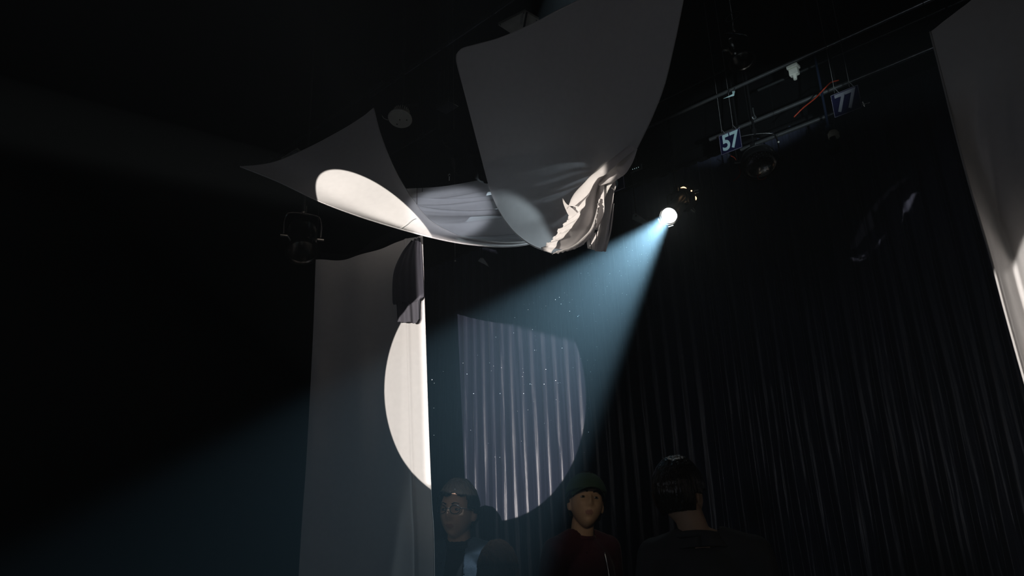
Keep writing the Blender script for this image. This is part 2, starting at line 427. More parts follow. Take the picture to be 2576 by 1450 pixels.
patch('narrow_fold', [(1508, 455, G + .05), (1502, 500, G + .05), (1499, 545, G + .05), (1498, 578, G + .05)],
      [(1518, 455, G + .0), (1518, 500, G - .0), (1518, 535, G - .0), (1502, 572, G - .0)], disp=lambda u, v: .006 * math.sin(u * 9))
patch('corner_flap', [(1604, 374, G - .04), (1592, 408, G - .04), (1576, 434, G - .04), (1566, 444, G - .04)],
      [(1575, 395, G + .02), (1550, 410, G + .02), (1538, 420, G + .02), (1552, 436, G + .02)])
patch('knot_wrap', [(1566, 442, G - .03), (1556, 450, G - .03), (1538, 458, G - .03), (1508, 468, G - .02)],
      [(1540, 418, G + .03), (1530, 432, G + .03), (1520, 446, G + .03), (1503, 462, G + .03)])
patch('hanging_tail', [(1510, 455, G + .10), (1507, 500, G + .1), (1502, 560, G + .1), (1497, 600, G + .1), (1493, 633, G + .1)],
      [(1551, 452, G + .08), (1546, 500, G + .06), (1537, 560, G + .05), (1531, 600, G + .05), (1523, 633, G + .05)],
      nu=30, disp=lambda u, v: .010 * math.sin(u * 11 + 1.5 * v))
patch('tail_edge', [(1544, 512, G + .05), (1538, 550, G + .04), (1532, 590, G + .04), (1518, 633, G + .04)],
      [(1545, 512, G + .03), (1542, 550, G + .01), (1536, 590, G + .0), (1524, 634, G - .0)], nu=8)
patch('tail_underlap', [(1480, 590, G + .13), (1476, 605, G + .13), (1478, 625, G + .13)], [(1500, 585, G + .11), (1499, 606, G + .11), (1497, 630, G + .11)], nv=20)
bm = bmesh.new(); add_path(bm, crom(px3([(1484, 600, G - .02), (1486, 615, G - .02), (1488, 627, G - .02)]), 10), .002, 5)
localise(bm_obj('drawstring', bm, M_muslin2, sw))
bm = bmesh.new()
for k, (x0, y0, x1, y1) in enumerate(((1530, 462, 1527, 480), (1527, 480, 1536, 472), (1536, 472, 1546, 478), (1546, 478, 1548, 462), (1520, 490, 1530, 492))):
    add_path(bm, crom(px3([(x0, y0, G + .05), ((x0 + x1) / 2 + 1, (y0 + y1) / 2, G + .04), (x1, y1, G + .05)]), 8), .003, 6)
localise(bm_obj('knot', bm, M_muslin2, sw))
# cords that tie the corners to the grid
bm = bmesh.new()
bm.free()
def cords(pts, parent, r=.0012, name='suspension_cord', m=None):
    for p in pts:
        bm = bmesh.new(); add_tube(bm, p, (p.x, p.y, CEIL + .02), r, n=6)
        localise(bm_obj(name, bm, m or M_blackcloth, parent))
cords((L_left[0], L_left[-1], R_left[-1], R_top[-1], at(1540, 440, G + .05)), sw)

# black cloth hanging behind the gap
bc = thing('black_cloth', 'crumpled black cloth drooping between the two white sails', 'cloth', at(1180, 400, 3.7))
V = coons(px3([(1118, 400, 3.66), (1160, 440, 3.66), (1197, 463, 3.66), (1246, 446, 3.66)]), px3([(1100, 330, 3.9), (1150, 335, 3.9), (1200, 335, 3.9), (1250, 330, 3.9)]),
          px3([(1118, 400, 3.66), (1112, 365, 3.8), (1100, 330, 3.9)]), px3([(1246, 446, 3.66), (1250, 390, 3.8), (1250, 330, 3.9)]), 50, 40)
grid_mesh('hung_sheet', V, M_blackcloth, bc, lambda u, v: .03 * math.sin(u * 12 + 4 * v) + .02 * noise.noise(Vector((u * 6, v * 6, 0))))
cords([at(x, 331, 3.9) for x in (1110, 1240)], bc, .0015, 'tie_cord')

# ---------------------------------------------------------------- left drape, hung to the floor
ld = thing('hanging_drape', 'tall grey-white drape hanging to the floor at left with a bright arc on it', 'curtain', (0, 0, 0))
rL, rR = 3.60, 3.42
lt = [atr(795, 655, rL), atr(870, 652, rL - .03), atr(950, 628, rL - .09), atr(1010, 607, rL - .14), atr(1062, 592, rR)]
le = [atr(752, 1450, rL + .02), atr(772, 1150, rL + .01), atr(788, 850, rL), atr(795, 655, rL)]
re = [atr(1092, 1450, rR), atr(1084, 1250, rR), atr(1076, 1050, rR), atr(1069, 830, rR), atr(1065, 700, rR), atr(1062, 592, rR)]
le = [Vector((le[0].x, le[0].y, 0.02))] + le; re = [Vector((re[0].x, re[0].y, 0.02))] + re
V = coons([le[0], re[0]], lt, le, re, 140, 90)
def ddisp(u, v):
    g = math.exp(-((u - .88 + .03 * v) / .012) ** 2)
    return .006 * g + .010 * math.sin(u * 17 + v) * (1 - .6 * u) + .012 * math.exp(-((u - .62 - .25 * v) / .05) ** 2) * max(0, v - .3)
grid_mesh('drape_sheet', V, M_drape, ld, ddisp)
hem('hem', [p + Vector((.001, -.002, 0)) for p in re], .003, M_drape, ld)
cords((lt[0], lt[-1]), ld)
# dark sheet standing in for the shadow on its upper right corner
fl = thing('shadow_strip', 'narrow dark strip standing in for shadow on the top corner of the left drape', 'cloth', (0, 0, 0))
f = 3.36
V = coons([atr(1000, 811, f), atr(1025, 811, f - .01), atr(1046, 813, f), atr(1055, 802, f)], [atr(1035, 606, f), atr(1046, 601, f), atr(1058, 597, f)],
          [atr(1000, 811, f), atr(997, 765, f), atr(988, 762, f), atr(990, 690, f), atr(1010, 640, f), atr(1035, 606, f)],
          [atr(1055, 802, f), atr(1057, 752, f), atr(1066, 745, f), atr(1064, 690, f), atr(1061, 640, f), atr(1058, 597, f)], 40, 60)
M_shadow_strip = mat('shadow_strip_tone', (0.07, 0.068, 0.08), .9, spec=.1)
grid_mesh('hung_sheet', V, M_shadow_strip, fl, lambda u, v: .008 * math.sin(u * 16 + v * 2))
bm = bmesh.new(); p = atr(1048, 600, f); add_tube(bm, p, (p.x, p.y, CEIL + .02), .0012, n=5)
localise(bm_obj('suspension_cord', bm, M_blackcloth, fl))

# ---------------------------------------------------------------- right drape
rd = thing('side_drape', 'pale drape with folded selvedge hanging at the right edge of the view', 'curtain', (0, 0, 0))
r0 = 2.62
edge = [(2340, 80), (2368, 190), (2400, 320), (2440, 470), (2490, 640), (2530, 790), (2576, 955), (2660, 1250), (2720, 1450)]
rows = []
for k, (x, y) in enumerate(edge):
    w = [0, .035, .16, .30, .42, .6, 1.0, 1.5, 2.1]
    base = atr(x, y, r0)
    side = Vector((base.y, -base.x, 0)).normalized()
    back = Vector((base.x, base.y, 0)).normalized()
    dep = [0, .05, .22, .36, .30, .20, .02, -.06, -.1]
    lower = min(1, max(0, (k - 1) / 3))
    wid = .19
    slope = .14 if y < 400 else .0
    rows.append([base + side * (ww * wid) + back * (dd * lower * .8) + Vector((0, 0, .09 * ww * max(0, 1 - k * 1.0))) for ww, dd in zip(w, dep)])
rows.append([Vector((p.x, p.y, .02)) for p in rows[-1]])
cols = []
nc = 70; nr = 110
tmp = [crom(r, nc) for r in rows]
V = [[None] * nc for _ in range(nr)]
for i in range(nc):
    c = crom([t[i] for t in tmp], nr)
    for j in range(nr): V[j][i] = c[j]
grid_mesh('drape_sheet', V, M_sail, rd, lambda u, v: .004 * noise.noise(Vector((u * 12, v * 2, 3))))
hem('hem', [r[0] for r in rows], .0035, M_drape, rd, 120)
cords((rows[0][0], rows[0][-1]), rd)

# ---------------------------------------------------------------- lighting grid pipes
def at_z(px, py, z):
    v = ray(px, py); return CAM + v * ((z - CAM.z) / v.z)
def pipe(px, py, z, s0, s1, label, r=.024, m=M_pipe, name='grid_pipe', direction=None):
    p = at_z(px, py, z); d = DIRL if direction is None else direction
    a = p - d * s0; b = p + d * s1
    t = thing(name, label, 'pipe', a, 'black lighting grid pipes')
    bm = bmesh.new(); add_tube(bm, a, b, r, n=16); localise(bm_obj('tube', bm, m, t))
    for f in (.12, .88):
        q = a.lerp(b, f); bm = bmesh.new(); add_tube(bm, q, (q.x, q.y, CEIL + .02), .008, n=8)
        add_tube(bm, q - d * .02, q + d * .02, r + .008, n=16)
        localise(bm_obj('hanger_rod', bm, M_metal, t))
    return t, p
pipe(1850, 221, 4.6, 4.2, 2.2, 'long thin steel grid pipe crossing above the number 57 sign', .014, M_steel)
pipe(2010, 259, 4.5, 1.3, .75, 'bright steel pipe running behind the top of the number 77 sign', .016, M_steel)
pipe(2050, 304, 4.35, .3, .6, 'short steel pipe ending at the lower left corner of the number 77 sign', .016, M_steel)
pipe(1048, 161, 4.9, 2.0, .6, 'dim black pipe high in the dark above the round ceiling lamp', .018)
pipe(905, 246, 4.75, .3, 1.5, 'dim black pipe above the pointed tip of the left white sail', .018)
pipe(1047, 351, 4.3, .22, 1.0, 'thin grey rod below the round ceiling lamp between the sails', .006, M_pipe, 'support_rod')
pipe(2300, 55, 4.9, 1.3, 1.2, 'faint pipe above the top corner of the right drape', .012)
# vertical drop rod beside it
bm = bmesh.new(); p = at(1104, 325, 5.6); add_tube(bm, p, (p.x, p.y, CEIL), .006, n=8)
tag(bm_obj('drop_rod', bm, M_pipe), 'thin vertical drop rod right of the round ceiling lamp', 'rod')
# tension wire
bm = bmesh.new(); add_tube(bm, at(1640, 266, 4.6), at(1822, 177, 4.9), .0035, n=6)
tag(bm_obj('tension_wire', bm, M_steel), 'thin slanting wire right of the right sail, above the long pipe', 'wire')

# clamp, bracket, hook on the pipes
cl = thing('pipe_clamp', 'pale boxy pipe clamp on the long thin pipe', 'clamp', at_z(1996, 172, 4.6))
bm = bmesh.new(); q = at_z(1996, 173, 4.6)
add_box(bm, q + ZV * .01, DIRL, NRM, ZV, .04, .03, .012); add_box(bm, q - ZV * .03, DIRL, NRM, ZV, .032, .02, .026)
o = localise(bm_obj('clamp_jaw', bm, M_lampw, cl)); bevel_obj(o, .004)
bm = bmesh.new(); add_tube(bm, q - ZV * .09, q - ZV * .05, .012, .018); localise(bm_obj('clamp_bolt', bm, M_lampw, cl))
br = thing('angle_bracket', 'small pale triangular bracket just under the long thin pipe', 'bracket', at(1840, 240, 5.4))
bm = bmesh.new(); P = px3([(1818, 249, 5.4), (1843, 237, 5.4), (1842, 230, 5.4), (1849, 229, 5.42), (1847, 241, 5.4)])
vsb = [bm.verts.new(p) for p in P]; fce = bm.faces.new(vsb)
ex = bmesh.ops.extrude_face_region(bm, geom=[fce]); bmesh.ops.translate(bm, vec=ray(1840, 240) * .012, verts=[v for v in ex['geom'] if isinstance(v, bmesh.types.BMVert)])
localise(bm_obj('bracket_plate', bm, mat('pale_teal_paint', (.45, .66, .64), .5), br, smooth=False))
bm = bmesh.new(); add_tube(bm, at(1846, 229, 5.41), at(1848, 222, 5.44), .004); localise(bm_obj('bracket_bolt', bm, M_steel, br))
hk = thing('pipe_hook', 'hanging hook and shackle between the two number signs', 'hook', at(1896, 292, 5.6))
bm = bmesh.new(); add_path(bm, crom(px3([(1894, 271, 5.6), (1895, 280, 5.6), (1898, 290, 5.6), (1902, 296, 5.6), (1896, 300, 5.6), (1892, 295, 5.6)]), 24), .005, 8)
localise(bm_obj('hook_wire', bm, M_pipe, hk))
bm = bmesh.new(); add_box(bm, at(1897, 296, 5.61), DIRL, NRM, ZV, .012, .008, .012); localise(bm_obj('shackle', bm, M_pipe, hk))

# ---------------------------------------------------------------- number signs
def text_mesh(body, size, off=.0):
    c = bpy.data.curves.new('t', 'FONT'); c.body = body; c.size = size; c.extrude = .0015; c.offset = off; c.space_character = .92
    c.align_x = 'CENTER'; c.align_y = 'CENTER'
    o = bpy.data.objects.new('t', c); COL.objects.link(o)
    dg = bpy.context.evaluated_depsgraph_get(); me = bpy.data.meshes.new_from_object(o.evaluated_get(dg))
    bpy.data.objects.remove(o); return me
def sign(px, py, d, w, h, text, label, mnum, tsize, cords=((-.25, .3), (.3, .35))):
    c = at(px, py, d)
    X = -DIRL; Y = ZV; N = -NRM
    t = thing('number_sign', label, 'sign', c, 'hanging number signs on the grid')
    bm = bmesh.new(); add_box(bm, c, X, Y, N, w / 2, h / 2, .004); localise(bevel_obj(bm_obj('sign_board', bm, M_sign, t, smooth=False), .001))
    bm = bmesh.new(); q = .0015
    for sx, sy, hw, hh in ((0, 1, w / 2, q), (0, -1, w / 2, q), (1, 0, q, h / 2), (-1, 0, q, h / 2)):
        add_box(bm, c + X * (sx * (w / 2 - q)) + Y * (sy * (h / 2 - q)) + N * .0055, X, Y, N, hw, hh, .001)
    localise(bm_obj('sign_border', bm, M_line, t, smooth=False))
    if text:
        me = text_mesh(text, tsize, .0035)
        R = Matrix((X, Y, N)).transposed().to_4x4()
        me.transform(Matrix.Translation(N * .0065) @ R @ Matrix.Diagonal((.88, 1.12, 1, 1)))
        link('numerals', me, mnum, t, smooth=False)
    for a, b in cords:
        p = c + X * (a * w) + Y * (h / 2); bm = bmesh.new()
        add_path(bm, crom([p + X * .01, p - X * .012 + Y * .03, p - X * .02 + Y * .07, p - X * .015 + Y * .10, p - X * .015 + Y * (CEIL - p.z + .02)], 24), .0022, 6)
        localise(bm_obj('sign_cord', bm, M_cord, t))
    return t
sign(1838, 357, 6.0, .172, .165, '57', 'navy square sign with pale number 57 hanging from two cords', M_num, .165)
sign(2129.5, 256, 5.5, .178, .168, '77', 'navy square sign with grey number 77 on the right pipe', M_numd, .165)
sign(1548, 458, 5.4, .15, .15, '3', 'navy number sign mostly hidden behind the knot of the white cloth', M_num, .15)

# small things beside sign 77
xf = thing('cross_fitting', 'tiny steel cross-shaped pipe fitting right of the number 77 sign', 'fitting', at(2172, 262, 5.5))
bm = bmesh.new()
for a, b in (((2164, 265), (2182, 260)), ((2170, 255), (2176, 268)), ((2183, 260), (2188, 258))): add_tube(bm, at(*a, 5.5), at(*b, 5.5), .005, n=8)
localise(bm_obj('fitting_arm', bm, M_steel, xf))

def cable(name, pts, r, m, label, n=40, cat='cable'):
    bm = bmesh.new(); add_path(bm, crom(px3(pts), n), r, 6)
    return tag(bm_obj(name, bm, m, sharp=False), label, cat)
cable('red_cable', [(1997, 295, 5.7), (2020, 272, 5.7), (2050, 248, 5.65), (2075, 222, 5.6), (2090, 208, 5.75), (2110, 202, 5.8)], .005, M_red, 'thin red cable slanting up across the pipes left of the 77 sign')
cable('red_cable', [(1838, 392, 6.05), (1850, 400, 6.05), (1862, 430, 6.05), (1858, 445, 6.05), (1845, 456, 6.05)], .0035, M_red, 'thin red cable looping down beneath the number 57 sign')
cable('red_cable', [(1915, 437, 6.0), (1906, 443, 6.0), (1908, 450, 6.0), (1918, 452, 6.0), (1928, 446, 6.0)], .0035, M_red, 'small red cable curl under the speckled round lamp')
cable('black_cable', [(790, 640, 4.6), (850, 650, 4.6), (900, 645, 4.6), (935, 620, 4.6), (965, 602, 4.6), (1010, 575, 4.6), (1030, 540, 4.8)], .022, M_blackcloth, 'thick black cable bundle sagging below the left white sail')

# ---------------------------------------------------------------- lanterns
def lantern(name, label, front, d, R, L, ztop, m=M_metal, lens=None, ring=True, clips=0, leak=False, yoke=True, group=None):
    """Stage lantern: can along -d from its front, ring with clips, yoke and clamp up to the grid."""
    front = Vector(front); d = Vector(d).normalized(); x, y, _ = frame(d)
    t = thing(name, label, 'stage light', front, group)
    bm = bmesh.new()
    add_lathe(bm, front, -d, [(0, R * .93), (0, R), (L * .08, R * 1.0), (L * .1, R * .96), (L * .6, R * .96), (L * .62, R * 1.0), (L * .68, R * 1.0), (L * .7, R * .9), (L * .9, R * .62), (L, R * .45), (L, 0)], 40)
    localise(bm_obj('can_body', bm, m, t))
    bm = bmesh.new(); add_lathe(bm, front - d * .004, -d, [(0, R * .93), (L * .25, R * .8), (L * .45, R * .4), (L * .5, 0)], 32)
    localise(bm_obj('reflector', bm, M_gloss if lens is None else m, t))
    if lens is not None:
        bm = bmesh.new(); add_lathe(bm, front - d * .01, d, [(-.004, R * .88), (.0, R * .88), (.006, R * .6), (.009, 0)], 32)
        localise(bm_obj('lens', bm, lens, t))
    if ring:
        bm = bmesh.new(); add_lathe(bm, front + d * .004, -d, [(-.012, R * 1.0), (-.012, R * 1.12), (.006, R * 1.12), (.006, R * 1.0), (-.012, R * 1.0)], 40)
        localise(bm_obj('front_ring', bm, m, t))
    if yoke:
        c = front - d * L * .45; side = d.cross(ZV).normalized() if abs(d.z) < .98 else Vector((1, 0, 0)); upv = side.cross(d).normalized()
        if upv.z < 0: upv = -upv
        bm = bmesh.new(); w = R * 1.2
        pts = [c + side * w, c + side * w + ZV * R * 1.2, c + side * w * .7 + ZV * R * 1.7, c - side * w * .7 + ZV * R * 1.7, c - side * w + ZV * R * 1.2, c - side * w]
        add_path(bm, crom(pts, 30), .006, 8); localise(bm_obj('yoke', bm, m, t))
        for sgn in (-1, 1):
            bm = bmesh.new(); add_tube(bm, c + side * sgn * w * .78, c + side * sgn * w * 1.18, R * .16, n=14); localise(bm_obj('knob', bm, m, t))
        bm = bmesh.new(); q = c + ZV * R * 1.7
        add_tube(bm, q, (q.x, q.y, max(ztop, q.z + .05)), .009, n=10); add_tube(bm, q + ZV * .01, q + ZV * .05, .02, n=12)
        localise(bm_obj('clamp', bm, m, t))
    return t
aR, aL = .064, .62
A = lantern('stage_spotlight', 'glowing stage spotlight throwing a blue-white beam down to the left', A_POS, A_DIR, aR, aL, CEIL, lens=M_lens)
x_, y_, _ = frame(A_DIR)
# bright clips on the front ring and rear ring; lamp leaks
M_clip = mat('clip_steel', (.55, .62, .66), .35, .6)
def onto(px, py, d=None):                                         # point of the lantern's middle seen at a pixel
    return at(px, py, d)
dA = (A_POS - A_DIR * aL * .8 - CAM).length; dR = (A_POS - A_DIR * aL * .78 - CAM).length - .10
for (a, b, c, e) in (((1698, 463), (1702, 475), 2, 0), ((1745, 481), (1757, 478), 2, 0), ((1748, 487), (1758, 484), 2, 0), ((1738, 527), (1747, 535), 3, 0), ((1743, 523), (1750, 532), 2, 0), ((1655, 551), (1660, 561), 2, 1), ((1682, 572), (1694, 568), 2, 1)):
    bm = bmesh.new(); dd = dR if not e else (A_POS - CAM).length - .03
    add_tube(bm, onto(*a, dd), onto(*b, dd), .003 * c * .8, n=8); localise(bm_obj('spring_clip', bm, M_clip, A))
for pts in ([(1712, 473), (1720, 471.5), (1727, 474)], [(1749.5, 494), (1751, 499), (1750.5, 504)]):
    bm = bmesh.new(); add_path(bm, crom([onto(a, b, dR) for a, b in pts], 12), lambda t: .0015 + .004 * math.sin(PI * t), 8); localise(bm_obj('vent_slit', bm, M_glow, A))
bm = bmesh.new(); bmesh.ops.create_icosphere(bm, subdivisions=2, radius=.006, matrix=Matrix.Translation(onto(1739.5, 480.5, dR))); localise(bm_obj('vent_hole', bm, M_glow, A))
# rear housing ring and side fixings of the spotlight
bm = bmesh.new(); add_lathe(bm, A_POS - A_DIR * aL * .78, -A_DIR, [(0, .06), (0, .105), (.03, .11), (.06, .105), (.06, .06)], 40); localise(bm_obj('rear_housing', bm, M_metal, A))
# added point light just before the lens for its halo and spill
l = bpy.data.lights.new('lens_halo_light', 'POINT'); l.energy = .7; l.color = (.95, .95, .9); l.shadow_soft_size = .02
o = bpy.data.objects.new('lens_halo_light', l); COL.objects.link(o); o.location = A_POS + A_DIR * .035

down = Vector((.12, -.22, -1)).normalized()
lantern('par_can', 'glossy black par can lantern hanging below the left sail', at(761, 632, 4.3) , Vector((.22, -.5, -1)), .085, .26, CEIL, m=M_gloss)
lantern('par_can', 'dark par can lantern high above the long pipe, right of the right sail', at(1866, 152, 5.0), Vector((.05, -.3, -1)), .075, .22, CEIL, m=M_gloss)
lantern('led_par', 'speckled round LED lamp facing down right of the number 57 sign', at(1912, 414, 6.0), Vector((-.1, -.55, -1)), .13, .12, CEIL, m=M_metal)
# its LED dots
t = bpy.data.objects['led_par']; c0 = at(1912, 414, 6.0); dd = Vector((-.1, -.55, -1)).normalized(); fx, fy, _ = frame(dd)
bm = bmesh.new()
for k in range(90):
    a = k * 2.39996; r = .118 * math.sqrt((k + .5) / 90)
    bmesh.ops.create_icosphere(bm, subdivisions=1, radius=.0028, matrix=Matrix.Translation(c0 + dd * .004 + (fx * math.cos(a) + fy * math.sin(a)) * r))
localise(bm_obj('led_lens', bm, mat('led_lens_glass', (.5, .55, .58), .08, .7), t))
t2 = lantern('small_lantern', 'small lantern with pale cap hanging below the number 77 sign', at(2098, 375, 5.5), Vector((.03, -.25, -1)), .042, .15, CEIL, m=mat('navy_metal', (.02, .03, .06), .4, .3))
bm = bmesh.new(); c1 = at(2097, 340, 5.5); add_lathe(bm, c1, ZV, [(-.02, .028), (-.02, .036), (.012, .036), (.03, .024), (.03, 0)], 24); localise(bm_obj('pale_cap', bm, M_lampw, t2))

# LED status strip
ls = thing('status_light_strip', 'row of four tiny lit dots right of the cloth knot', 'indicator light', at(1600, 423, 5.6))
for k, (a, b) in enumerate(((1591.5, 426), (1596.5, 424.5), (1601, 422.8), (1606, 421))):
    bm = bmesh.new(); bmesh.ops.create_icosphere(bm, subdivisions=2, radius=.0028, matrix=Matrix.Translation(at(a, b, 5.6))); localise(bm_obj('led', bm, M_led, ls))
bm = bmesh.new(); add_box(bm, at(1600, 424, 5.62), DIRL, NRM, ZV, .05, .008, .02); localise(bm_obj('unit_box', bm, M_metal, ls))
bm = bmesh.new(); q = at(1600, 420, 5.62); add_tube(bm, q, (q.x, q.y, CEIL), .006, n=8); localise(bm_obj('mount_rod', bm, M_metal, ls))
# two pale dots right of sign 57
dc = thing('hanging_chain_end', 'tiny pale bead and weight hanging right of the number 57 sign', 'chain', at(1958, 358, 6))
bm = bmesh.new(); bmesh.ops.create_icosphere(bm, subdivisions=2, radius=.008, matrix=Matrix.Translation(at(1958.5, 357.5, 6)))
localise(bm_obj('bead', bm, M_lampw, dc))
bm = bmesh.new(); bmesh.ops.create_icosphere(bm, subdivisions=2, radius=.005, matrix=Matrix.Translation(at(1960, 369, 6))); q = at(1958.5, 357.5, 6); add_tube(bm, at(1960, 369, 6), (q.x, q.y, CEIL), .001, n=5)
localise(bm_obj('bead_chain', bm, M_metal, dc))
bk = thing('ceiling_plate', 'faint triangular rigging plate left of the glowing spotlight', 'bracket', at(1600, 548, 6.0))
bm = bmesh.new(); P = px3([(1592, 540, 6.2), (1600, 537, 6.2), (1637, 563, 6.2), (1620, 566, 6.2), (1590, 552, 6.2)])
vsb = [bm.verts.new(p) for p in P]; fce = bm.faces.new(vsb); ex = bmesh.ops.extrude_face_region(bm, geom=[fce]); bmesh.ops.translate(bm, vec=ray(1600, 550) * .01, verts=[v for v in ex['geom'] if isinstance(v, bmesh.types.BMVert)])
localise(bm_obj('plate', bm, M_pipe, bk, smooth=False))
bm = bmesh.new(); q = at(1600, 545, 6.2); add_tube(bm, q, (q.x, q.y, CEIL), .006, n=8); localise(bm_obj('mount_rod', bm, M_metal, bk))

# round finned ceiling lamp
c = at(1006, 300, 5.4); ax = Vector((-.10, -.30, -1)).normalized(); x_, y_, _ = frame(ax)
rl = thing('round_ceiling_lamp', 'round white disc lamp with finned neck above the gap between sails', 'lamp', c)
bm = bmesh.new(); add_lathe(bm, c, ax, [(-.022, 0), (-.022, .07), (-.018, .082), (-.004, .086), (.004, .080), (.006, 0)], 48); localise(bm_obj('lamp_disc', bm, M_lampw, rl))
for k in range(3):
    a = 2.1 * k + .5; bm = bmesh.new(); add_lathe(bm, c + ax * .006 + (x_ * math.cos(a) + y_ * math.sin(a)) * (.0 if k == 0 else .05), ax, [(-.002, .0), (-.002, .005), (.003, .004), (.003, 0)], 12); localise(bm_obj('screw', bm, M_metal, rl))
bm = bmesh.new()
for k in range(22):
    a = 2 * PI * k / 22; r = x_ * math.cos(a) + y_ * math.sin(a); tt = ax.cross(r)
    add_box(bm, c - ax * .052 + r * .044, r, tt, ax, .014, .0022, .032)
localise(bm_obj('heat_sink_fins', bm, M_lampw, rl, smooth=False))
bm = bmesh.new(); add_lathe(bm, c - ax * .022, -ax, [(0, .03), (.075, .03), (.085, .022), (.12, .02), (.125, 0)], 24); localise(bm_obj('lamp_neck', bm, M_pipe, rl))
bm = bmesh.new(); q = c - ax * .14; add_tube(bm, q, (q.x, q.y, CEIL), .01, n=10); add_box(bm, q + Vector((.06, 0, .0)), Vector((1, 0, 0)), Vector((0, 1, 0)), ZV, .05, .004, .012); localise(bm_obj('mount_arm', bm, M_pipe, rl))
bm = bmesh.new(); add_path(bm, crom(px3([(961, 291, 5.4), (966, 298, 5.4), (976, 302, 5.4)]), 12), .002, 6); localise(bm_obj('lamp_wire', bm, M_lampw, rl))

# square ceiling boards
def board(px4, z, label, bar=None):
    P = [at_z(a, b, z) for a, b in px4]; c = sum(P, Vector()) / 4
    t = thing('ceiling_board', label, 'panel', c, 'square pale boards above the sails')
    bm = bmesh.new(); vv = [bm.verts.new(p) for p in P]; f = bm.faces.new(vv)
    ex = bmesh.ops.extrude_face_region(bm, geom=[f]); bmesh.ops.translate(bm, vec=(0, 0, .02), verts=[v for v in ex['geom'] if isinstance(v, bmesh.types.BMVert)])
    localise(bm_obj('board_face', bm, M_board, t, smooth=False))
    for p in P:
        q = p.lerp(c, .2); bm = bmesh.new(); add_tube(bm, q + ZV * .01, (q.x, q.y, CEIL), .006, n=8); localise(bm_obj('board_hanger', bm, M_metal, t))
        q = p.lerp(c, .12); bm = bmesh.new(); add_tube(bm, q - ZV * .003, q + ZV * .005, .004, n=10); localise(bm_obj('screw', bm, M_metal, t))
    if bar:
        bm = bmesh.new(); add_tube(bm, at_z(*bar[0], z - .03), at_z(*bar[1], z - .03), .008, n=10); localise(bm_obj('cross_bar', bm, M_metal, t))
    return t
board([(1253, 63), (1288, 86), (1356, 50), (1320, 29)], 5.1, 'pale square board behind the top edge of the right sail', ((1325, 32), (1318, 70)))
board([(708, 402), (738, 422), (776, 400), (748, 377)], 4.9, 'pale square board seen through the left sail', None)

# tangle of faint objects between the sails
jb = thing('junction_box', 'dim grey junction box high right of the round ceiling lamp', 'box', at(1122, 262, 5.5))
bm = bmesh.new(); add_box(bm, at(1125, 266, 5.5), DIRL, NRM, ZV, .07, .05, .02); localise(bevel_obj(bm_obj('box_body', bm, M_pipe, jb), .006))
bm = bmesh.new(); q = at(1118, 262, 5.5); add_tube(bm, q, (q.x, q.y, CEIL), .008, n=8); localise(bm_obj('mount_rod', bm, M_metal, jb))
eb = thing('eye_bolt', 'tiny pale eye bolt just above the inner folds of the cloth', 'bolt', at(1130, 440, 4.6))
bm = bmesh.new(); add_path(bm, [at(1130 + 3 * math.cos(a), 441 + 3 * math.sin(a), 4.6) for a in [k * 2 * PI / 14 for k in range(15)]], .0018, 6)
add_tube(bm, at(1130, 444, 4.6), at(1130, 455, 4.6), .0018, n=6); q = at(1130, 438, 4.6); add_tube(bm, q, (q.x, q.y, CEIL), .0008, n=5)
localise(bm_obj('bolt_ring', bm, M_steel, eb))
tp = thing('rigging_plate', 'dim grey triangular rigging plate below the swag in the dark', 'bracket', at(1215, 655, 5.8))
bm = bmesh.new(); P = px3([(1202, 657, 5.8), (1212, 646, 5.8), (1222, 658, 5.8), (1230, 672, 5.8), (1216, 664, 5.8)]); vsb = [bm.verts.new(p) for p in P]; fce = bm.faces.new(vsb)
ex = bmesh.ops.extrude_face_region(bm, geom=[fce]); bmesh.ops.translate(bm, vec=ray(1215, 655) * .01, verts=[v for v in ex['geom'] if isinstance(v, bmesh.types.BMVert)])
localise(bm_obj('plate', bm, M_pipe, tp, smooth=False))
bm = bmesh.new(); q = at(1212, 650, 5.8); add_tube(bm, q, (q.x, q.y, CEIL), .005, n=8); localise(bm_obj('mount_rod', bm, M_metal, tp))
pl = thing('plumb_line', 'thin plumb line with tiny weight below the swagged cloth', 'line', at(1144, 655, 4.8))
bm = bmesh.new(); q = at(1145, 655, 4.8); add_lathe(bm, q - ZV * .012, ZV, [(0, 0), (.006, .006), (.012, .004), (.014, 0)], 10); localise(bm_obj('weight', bm, M_lampw, pl))
bm = bmesh.new(); add_tube(bm, q, (q.x, q.y, CEIL), .0011, n=5); localise(bm_obj('line_cord', bm, M_cord, pl))
lp = thing('loop_ring', 'faint thin oval ring high above the long pipe', 'ring', at(1843, 42, 4.7))
bm = bmesh.new(); add_path(bm, [at(1843 + 19 * math.cos(a) * .88 - 6 * math.sin(a) * -.3, 42 - 19 * math.cos(a) * .55 + 8 * math.sin(a), 4.7) for a in [k * 2 * PI / 30 for k in range(31)]], .0016, 6)
q = at(1843, 36, 4.7); add_tube(bm, q, (q.x, q.y, CEIL), .001, n=5); localise(bm_obj('ring_wire', bm, M_pipe, lp))

